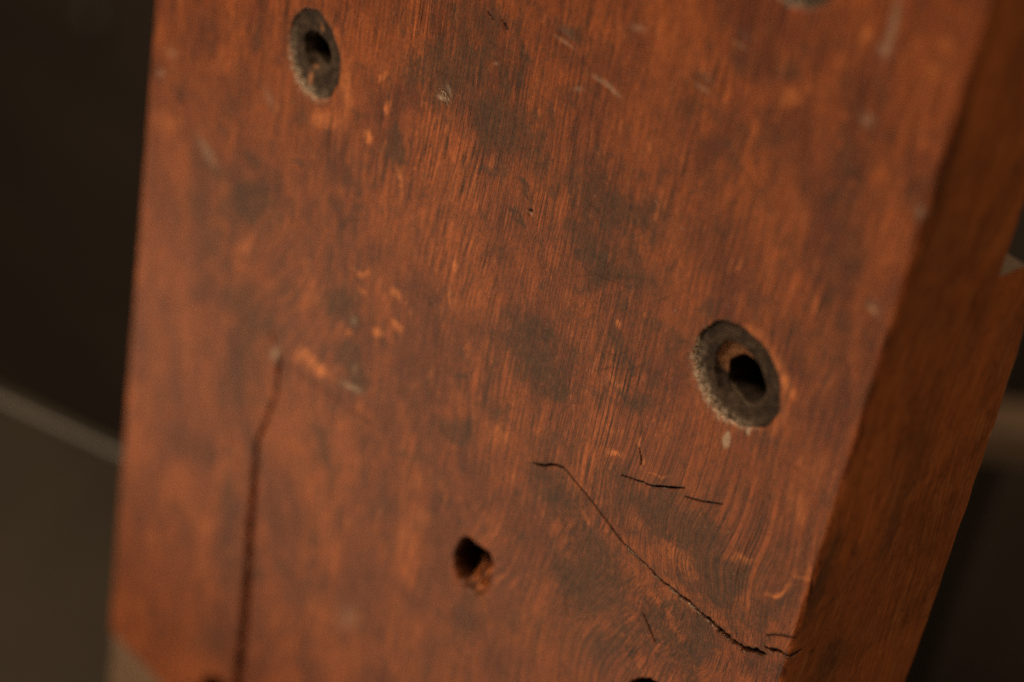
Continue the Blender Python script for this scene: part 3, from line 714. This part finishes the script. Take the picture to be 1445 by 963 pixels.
bright = np.maximum(bright, 0.55 * (1 - sstep(0, 3.0, U - XL)) * np.clip(0.8 + gnoise(U / 2, Z / 8, 85), 0, 1))

# grain field: runs up the board, bends round the knots and sweeps into the crack at the lower right
def knot_warp(x, z, cx, cz, sx, sz, a):
    return a * np.exp(-((x - cx) / sx) ** 2 - ((z - cz) / sz) ** 2)


flame_w = np.exp(-((U - 58) / 30) ** 2 - ((Z + 26) / 20) ** 2)
GX = U + 2.2 * gnoise(U / 45, Z / 80, 90) + 0.25 * gnoise(U / 12, Z / 30, 91)
GX = GX + knot_warp(U, Z, 37, -62, 15, 20, 7) + knot_warp(U, Z, 95, -9, 18, 14, -4) + knot_warp(U, Z, -74, -52, 20, 24, 16)
GX = GX + knot_warp(U, Z, 5, -63, 9, 9, 6) + flame_w * 2.2 * gnoise(U / 9, Z / 11, 96)
GZ = Z + 3 * gnoise(U / 40, Z / 40, 93)
swirl = np.exp(-((U - 62) / 26) ** 2 - ((Z + 22) / 15) ** 2)
GX = GX + swirl * (Z + 22) * 0.45
flame = np.exp(-((U - 60) / 36) ** 2 - ((Z + 34) / 26) ** 2)
GZ = GZ + flame * (Z + 34) * 2.5 + flame * 14 * gnoise(U / 14, Z / 14, 95)
grain = np.stack([GX, GZ, np.zeros(shape)], -1)


def grid_faces(nr, nc, base=0, flip=False):
    i = np.arange(nr * nc).reshape(nr, nc) + base
    q = np.stack([i[:-1, :-1], i[:-1, 1:], i[1:, 1:], i[1:, :-1]], -1).reshape(-1, 4)
    return q[:, ::-1] if flip else q


VS, FS, AT = [], [], {k: [] for k in ('dirt', 'bright', 'pale', 'cavity', 'side', 'grain')}
count = 0


def sheet(x, y, z, flip, **at):
    global count
    nr, nc = x.shape
    VS.append(np.stack([x, y, z - ZB], -1).reshape(-1, 3) * MM)
    FS.append(grid_faces(nr, nc, count, flip))
    for k in AT:
        v = at.get(k, 0.0)
        if k == 'grain':
            AT[k].append(v.reshape(-1, 3))
        else:
            AT[k].append((np.zeros(x.shape) + v).ravel())
    count += nr * nc


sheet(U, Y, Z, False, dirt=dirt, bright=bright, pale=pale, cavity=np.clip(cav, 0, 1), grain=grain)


# thickness: thin above, with a thicker batten-like shoulder from the ledge down
def thick(z):
    t = np.where(z > 60.2, 31.0, 0.0)
    s = np.interp(z, [-200, -20, 20, 40, 52, 57.5, 59.6, 60.2], [50.2, 49.2, 48.3, 47.0, 44.5, 41.5, 39.6, 31.0])
    return np.where(z > 60.2, 31.0, s) + t * 0


zside = np.unique(np.concatenate([zs[::2], np.linspace(50, 61, 60)]))
T = thick(zside) + 0.5 * gnoise(zside / 8, zside * 0, 100) * (zside < 57) + 0.12 * gnoise(zside / 1.2, zside * 0, 101)
for XX, sgn in ((XR, 1), (XL, -1)):
    nk = 110 if sgn > 0 else 12
    k = np.linspace(0, 1, nk)
    y0 = np.interp(zside, zs, Y[:, -1 if sgn > 0 else 0])
    yy = y0[:, None] * (1 - k) + T[:, None] * k
    zz = np.repeat(zside[:, None], nk, 1)
    rim = np.clip(1.0 - (T[:, None] - yy), 0, 1)
    xx = XX - sgn * (0.55 * rim ** 2) + 0.10 * gnoise(zz / 20, yy / 9, 110) * np.clip((yy - y0[:, None]) / 4, 0, 1)
    xx = xx - sgn * 0.02 * np.abs(gnoise(zz / 7, yy / 0.8, 111))
    d_ = np.clip(0.14 + 0.26 * fbm(yy / 9, zz / 22, 112), 0, 0.5)
    p_ = np.zeros(xx.shape)
    c_ = np.zeros(xx.shape)
    b_ = np.zeros(xx.shape)
    if sgn > 0:
        d_ += 0.55 * np.exp(-((yy - 3) / 3.5) ** 2 - ((zz + 5) / 16) ** 2) + 0.5 * np.exp(-((yy - 14) / 5) ** 2 - ((zz + 32) / 10) ** 2)
        d_ += 0.4 * np.exp(-((yy - 22) / 2.2) ** 2 - ((zz - 3) / 22) ** 2)
        # long dark smear up at the front arris, and a pit where the crack runs out
        c_ += 0.75 * np.exp(-((yy - 1.5) / 1.3) ** 2 - ((zz - 96) / 22) ** 2)
        c_ += 0.9 * np.exp(-((yy - 1.6) / 1.5) ** 2 - ((zz + 20.4 - 0.3 * yy) / 0.55) ** 2) + 0.9 * np.exp(-((yy - 7.4) / 0.7) ** 2 - ((zz + 22.0) / 0.4) ** 2)
        xx = xx - 0.9 * np.exp(-((yy - 1.6) / 1.5) ** 2 - ((zz + 20.4 - 0.3 * yy) / 0.45) ** 2)
        p_ += 0.7 * np.exp(-((yy - T[:, None] + 0.6) / 0.5) ** 2 - ((zz - 16) / 0.8) ** 2)
    g = np.stack([yy * 1.0 + 40 + 5 * gnoise(yy / 25, zz / 60, 113) + 4 * np.exp(-((yy - 17) / 8) ** 2 - ((zz + 16) / 20) ** 2)
                  + 0.22 * zz * sstep(24, 46, yy) * 0.4, zz, np.full(xx.shape, 7.3 + sgn)], -1)
    sheet(xx, yy, zz, sgn < 0, dirt=d_, bright=b_, pale=p_, cavity=np.clip(c_, 0, 1), side=1.0, grain=g)
# back, following the same profile, with dust and caught light painted pale on the ledge
kx = spaced([(XL + .55, 60, 8), (60, XR - .55, 0.5)])
bz = np.repeat(zside[:, None], len(kx), 1)
bx = np.repeat(kx[None, :], len(zside), 0)
by = np.repeat(T[:, None], len(kx), 1) + 0.2 * gnoise(bx / 3, bz / 3, 120)
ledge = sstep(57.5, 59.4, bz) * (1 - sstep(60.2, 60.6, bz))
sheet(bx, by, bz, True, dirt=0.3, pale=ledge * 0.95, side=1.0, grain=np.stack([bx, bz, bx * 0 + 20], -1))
# bottom and top caps
for row, zc, fl in ((0, ZB + 1.2, True), (-1, ZT, False)):
    xs2 = us[::8]
    y0 = Y[row, ::8]
    yy = np.stack([y0, np.full(len(xs2), T[row])])
    xx = np.stack([xs2, xs2])
    zz = np.full(xx.shape, zs[row])
    sheet(xx, yy, zz, fl, dirt=0.4, side=1.0, grain=np.stack([xx, yy, xx * 0 + 30], -1))
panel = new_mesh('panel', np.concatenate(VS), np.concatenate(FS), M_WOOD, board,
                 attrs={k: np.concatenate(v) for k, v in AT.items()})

# ------------------------------------------------------------------ rings in the holes
for hi, h in enumerate(HOLES):
    nth = 144
    th = np.linspace(0, 2 * np.pi, nth, endpoint=False)
    prof = []                                      # (centre, radius array, depth, kind)
    wob = wobble(h, th)
    c0, cb, cm = np.array(h['c']), np.array(h['cb']), np.array(h['cm'])
    ro = h['R'] * wob + 0.8
    dirs = np.stack([np.cos(th), np.sin(th)], -1)
    outer = c0 + dirs * ro[:, None] * [h['sx'], h['sz']]
    mid_ = cm + dirs * (h['rm'] * (1 + 0.05 * np.sin(3 * th + hi) + 0.02 * np.sin(9 * th)))[:, None]
    inner = cb + dirs * (h['rb'] * (1 + 0.035 * np.sin(2 * th + 1 + hi) + 0.03 * np.sin(7 * th)))[:, None]
    rows, dep, kind = [], [], []
    for k in np.linspace(0, 1, 16):
        rows.append(outer * (1 - k) + mid_ * k)
        dep.append((0.42 if hi else 0.30) + 0.22 * k)
        kind.append(0)
    # a small step down, then the sloping seat of the screw head
    rows.append(mid_ * 0.97 + cb * 0.03); dep.append(1.2); kind.append(1)
    for k in np.linspace(0.12, 1, 8):
        rows.append((mid_ * 0.96 + cb * 0.04) * (1 - k) + inner * k)
        dep.append(1.5 + 0.9 * k)
        kind.append(1)
    for dd_ in (2.9, 3.6, 4.6, 6, 8, 10, 13, 17, 22, 25.5):
        rows.append(inner + dirs * 0.12 * gnoise(th * 4, th * 0 + dd_)[:, None])
        dep.append(dd_)
        kind.append(2)
    rows = np.array(rows)
    dep = np.repeat(np.array(dep)[:, None], nth, 1)
    x, z = rows[..., 0], rows[..., 1]
    dep = dep + 0.16 * gnoise(x / 1.3, z / 1.3, 130 + hi) * (dep < 3)
    kind = np.repeat(np.array(kind)[:, None], nth, 1)
    nr = len(rows)
    i = np.arange(nr * nth).reshape(nr, nth)
    q = np.stack([i[:-1], np.roll(i, -1, 1)[:-1], np.roll(i, -1, 1)[1:], i[1:]], -1).reshape(-1, 4)[:, ::-1]
    thg = np.repeat(th[None], nr, 0)
    upleft = np.clip(np.cos(thg - math.radians(120 if hi != 0 else 80)), 0, 1)
    bare = np.where(kind == 1, 0.85 if hi == 1 else 0.25, 0.0) * np.where(hi == 1, upleft ** 0.5, 1.0)
    if hi == 0:
        bare = bare + 0.9 * np.exp(-((x + 72.4) / 1.0) ** 2 - ((z - 23.5) / 2.4) ** 2) + 0.6 * np.exp(-((x + 70.8) / 1.3) ** 2 - ((z - 37.4) / 1.6) ** 2)
    lowleft = np.clip(np.cos(thg - math.radians(240)), 0, 1)
    rr = np.hypot((x - c0[0]) / h['sx'], (z - c0[1]) / h['sz']) / h['R']
    crust = np.clip(0.5 + 1.2 * gnoise(x / 1.3, z / 1.3, 140) + 0.6 * gnoise(x / 0.5, z / 0.5, 141), 0, 1)
    pl = np.clip((rr - 0.78) / 0.14, 0, 1) * lowleft ** 1.5 * crust * (kind == 0) + (kind == 2) * (dep < 3.2) * lowleft * 0.25
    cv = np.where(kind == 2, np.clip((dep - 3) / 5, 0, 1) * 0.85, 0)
    cv = np.maximum(cv, np.clip((rr - 0.93) / 0.05, 0, 1) * (1 - lowleft) * 0.5 * (kind == 0))
    v = np.stack([x, dep, z - ZB], -1).reshape(-1, 3) * MM
    # dark bottom of the bore
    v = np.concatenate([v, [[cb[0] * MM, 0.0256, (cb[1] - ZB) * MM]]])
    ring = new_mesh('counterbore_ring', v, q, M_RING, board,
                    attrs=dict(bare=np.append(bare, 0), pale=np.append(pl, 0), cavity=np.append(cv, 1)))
    tag(ring, ['small dark oval counterbore ring near the left edge', 'large dark counterbore ring with bare wood inside',
               'dark counterbore ring highest up the board'][hi])


# ------------------------------------------------------------------ torn fibres and dust
def tubes(name, paths, mat, parent, sides=4):
    vs, fs = [], []
    for pts, rad in paths:
        b0 = len(vs)
        n = len(pts)
        for k in range(n):
            t = (pts[min(k + 1, n - 1)] - pts[max(k - 1, 0)])
            t /= np.linalg.norm(t) + 1e-9
            a = np.cross(t, [0.3, 0.9, 0.2]); a /= np.linalg.norm(a) + 1e-9
            b = np.cross(t, a)
            rr = rad * (1 - 0.75 * k / (n - 1))
            for s_ in range(sides):
                an = 2 * math.pi * s_ / sides
                vs.append(pts[k] + rr * (math.cos(an) * a + math.sin(an) * b))
        for k in range(n - 1):
            for s_ in range(sides):
                s2 = (s_ + 1) % sides
                fs.append((b0 + k * sides + s_, b0 + k * sides + s2, b0 + (k + 1) * sides + s2, b0 + (k + 1) * sides + s_))
    vs = np.array(vs)
    vs[:, 2] -= ZB
    return new_mesh(name, vs * MM, fs, mat, parent)


paths = []
for hi, n, a0, spread in ((0, 150, 238, 42), (1, 330, 232, 46)):
    h = HOLES[hi]
    for k in range(n):
        t = math.radians(rng.normal(a0, spread * 0.6))
        R = h['R'] * float(wobble(h, t)) + rng.normal(0.05, 0.3)
        p = np.array([h['c'][0] + math.cos(t) * R * h['sx'], rng.uniform(-0.05, 0.5), h['c'][1] + math.sin(t) * R * h['sz']])
        out = np.array([math.cos(t), 0, math.sin(t)])
        dirv = out * rng.normal(0.1, 0.8) + np.array([rng.normal(0, .5), -rng.uniform(0.1, 0.8), rng.normal(-0.2, .8)])
        L = rng.uniform(0.3, 1.1)
        pts = [p + dirv * L * s_ + np.array([0, 0.35 * L * s_ ** 2, -0.2 * L * s_ ** 2]) for s_ in np.linspace(0, 1, 5)]
        paths.append((pts, rng.uniform(0.035, 0.09)))
# a few along the lip of the main crack
for k in range(70):
    x, z, wd = pm[rng.integers(14, len(pm) - 3)]
    p = np.array([x + rng.normal(0, 0.8), 0.1, z - wd * 0.5 + rng.normal(0, 0.08)])
    dirv = np.array([rng.normal(0.7, 0.6), -rng.uniform(0, 0.25), rng.normal(0, 0.3)])
    L = rng.uniform(0.25, 0.8)
    paths.append(([p + dirv * L * s_ for s_ in np.linspace(0, 1, 4)], rng.uniform(0.02, 0.05)))
# the small burr in the upper middle and the splinters beside the split
for (bx_, bz_, n, L0) in ((-30.9, 43.0, 16, 1.3),):
    for k in range(n):
        p = np.array([bx_ + rng.normal(0, 0.8), 0.1, bz_ + rng.normal(0, 0.5)])
        dirv = np.array([rng.normal(0.6, 0.5), -rng.uniform(0.05, 0.4), rng.normal(-0.2, 0.5)])
        paths.append(([p + dirv * L0 * s_ for s_ in np.linspace(0, 1, 5)], 0.045))
tag(tubes('torn_fibre', paths, M_FIBRE, board), kind='stuff')

# dust: tiny flattened grains lying on the face
octa_v = np.array([[1, 0, 0], [-1, 0, 0], [0, 0, 1], [0, 0, -1], [0, 1, 0], [0, -1, 0]], float)
octa_f = np.array([[0, 2, 4], [2, 1, 4], [1, 3, 4], [3, 0, 4], [2, 0, 5], [1, 2, 5], [3, 1, 5], [0, 3, 5]])
vs, fs, c_ = [], [], 0
spots = [(x, z, r) for x, z, r in SPECKS]
for k in range(260):
    spots.append((rng.uniform(XL + 2, XR - 2), rng.uniform(-150, 126), rng.uniform(0.03, 0.085)))
for k in range(150):
    spots.append((rng.normal(52, 20), rng.normal(-36, 12), rng.uniform(0.025, 0.07)))
for x, z, r in spots:
    if not (XL + 1.5 < x < XR - 1.5):
        continue
    if any(math.hypot(x - h['c'][0], z - h['c'][1]) < h['R'] + 1 for h in HOLES):
        continue
    i_ = min(np.searchsorted(zs, z), len(zs) - 1)
    j_ = min(np.searchsorted(us, x), len(us) - 1)
    y = Y[i_, j_]
    if y > 1:
        continue
    a = rng.uniform(0, math.pi)
    sq = rng.uniform(0.5, 1.3)
    v = octa_v * [r, r * 0.6, r * sq]
    v = np.stack([v[:, 0] * math.cos(a) - v[:, 2] * math.sin(a), v[:, 1], v[:, 0] * math.sin(a) + v[:, 2] * math.cos(a)], -1)
    vs.append(v + [x, y - r * 0.3, z - ZB])
    fs.append(octa_f + c_)
    c_ += 6
tag(new_mesh('dust', np.concatenate(vs) * MM, np.concatenate(fs), M_DUST, board), kind='stuff')

# ------------------------------------------------------------------ the pale foot under the board
M_FOOT = simple('bare_pale_wood', (0.14, 0.078, 0.044), (0.23, 0.14, 0.082), 90, 0.6, (1, 1, 4), 0.0002)
foot = box_mesh('foot_rail', (XL * MM + 0.0004, 0.0006, 0.0), (XR * MM - 0.0004, 0.050, 0.0248), M_FOOT, None, 0.0014,
                origin=(0, 0, -0.2174))
tag(foot, 'pale bare wooden rail under the lower left corner of the board', 'rail')

# ------------------------------------------------------------------ surroundings
M_TABLE = simple('olive_brown_tabletop', (0.024, 0.0175, 0.0105), (0.034, 0.0255, 0.0155), 9, 0.55, (1, 1, 1), 0.0002)
M_WALL = simple('dark_brown_wall', (0.026, 0.0165, 0.011), (0.040, 0.026, 0.017), 3, 0.8, (1, 1, 2.5))
M_FLOOR = simple('dark_floor', (0.02, 0.014, 0.01), (0.035, 0.024, 0.017), 4, 0.7)
M_TAN = simple('tan_rail_wood', (0.10, 0.060, 0.035), (0.15, 0.095, 0.055), 20, 0.6, (1, 1, 6))
M_KNOB = simple('grey_green_metal', (0.06, 0.065, 0.052), (0.10, 0.105, 0.085), 30, 0.5)
M_BLACK = simple('black_recess', (0.004, 0.003, 0.003), (0.007, 0.005, 0.004), 6, 0.9)

ang = math.atan2(0.018, 0.044)
table = bpy.data.objects.new('work_table', None)
col.objects.link(table)
table.location = (-0.2625, 0.049, -0.247)
table.rotation_euler = (0, 0, ang)
tag(table, 'olive-brown tabletop with a rounded lighter edge, behind and left of the board', 'table')
box_mesh('table_top', (-0.9, -0.75, 0.0), (0.75, -0.008, 0.031), M_TABLE, table, 0.002)
M_EDGE = simple('table_edge_highlight', (0.031, 0.023, 0.015), (0.043, 0.033, 0.021), 14, 0.5)  # lighter than the top: light on the rounded edge painted in
box_mesh('edge_strip', (-0.9, -0.0078, 0.0), (0.75, 0.0, 0.0325), M_EDGE, table, 0.0025)

M_CARD = simple('white_card', (0.80, 0.76, 0.70), (0.85, 0.82, 0.76), 12, 0.7)
bounce_card = box_mesh('bounce_sheet', (0.0, 0.0, 0.0), (0.42, 0.27, 0.0012), M_CARD, None, origin=(-0.36, -0.325, -0.2158))  # added out of view to bounce a pale sheen onto the board
tag(bounce_card, 'added white bounce sheet, out of view, on the tabletop in front of the board', 'bounce_card')
wall = box_mesh('wall', (-3.2, 0.0, -0.97), (2.2, 0.05, 1.4), M_WALL, None, origin=(0, 0.6, -0.5))
tag(wall, kind='structure')
floor = box_mesh('floor', (-3.2, -1.6, -0.02), (1.6, 0.6, 0.0), M_FLOOR, None, origin=(0, 0, -1.45))
tag(floor, kind='structure')
trestle = bpy.data.objects.new('trestle', None)
col.objects.link(trestle)
trestle.location = (-0.105, 0.44, -1.45)
trestle.rotation_euler = (0, 0, math.radians(50))
tag(trestle, 'tan wooden trestle bar blurred in the dark, right of and behind the board', 'trestle')
box_mesh('crossbar', (-0.16, -0.010, 1.146), (0.13, 0.010, 1.164), M_TAN, trestle, 0.002)
for lx in (-0.13, 0.105):
    for ly in (-1, 1):
        lg = box_mesh('leg', (-0.015, -0.01, 0.0), (0.015, 0.01, 1.146), M_TAN, trestle, 0.002)
        lg.location = (lx, 0, 0)
        lg.matrix_local = Matrix(((1, 0, 0, lx), (0, 1, -ly * 0.06, ly * 0.075), (0, 0, 1, 0), (0, 0, 0, 1)))
backdrop = bpy.data.objects.new('backdrop', None)  # added to darken the background where the side fill brightens the wall
col.objects.link(backdrop)
backdrop.location = (0, 0.56, -1.45)
tag(backdrop, 'added nearly black backdrop, out of focus, hiding the brightened wall right of the board', 'backdrop')
M_BACKDROP = simple('dark_backdrop_wood', (0.017, 0.011, 0.008), (0.027, 0.018, 0.012), 5, 0.6, (1, 1, 0.4))
box_mesh('backdrop_back', (-0.62, 0.012, 0.0), (0.7, 0.036, 1.38), M_BACKDROP, backdrop, 0.003)
for x0 in (-0.60, -0.17, 0.26):
    box_mesh('backdrop_front', (x0, 0.0, 0.05), (x0 + 0.42, 0.0115, 1.36), M_BACKDROP, backdrop, 0.004)
import bmesh
bm = bmesh.new()
bmesh.ops.create_uvsphere(bm, u_segments=24, v_segments=14, radius=0.008)
for v in bm.verts:
    v.co.y *= 0.55
me = bpy.data.meshes.new('wall_knob')
bm.to_mesh(me); bm.free()
for p in me.polygons:
    p.use_smooth = True
me.materials.append(M_KNOB)
knob = bpy.data.objects.new('wall_knob', me)
col.objects.link(knob)
knob.location = (-0.985, 0.592, -0.604)
tag(knob, 'small grey-green round knob blurred in the top left corner', 'knob')
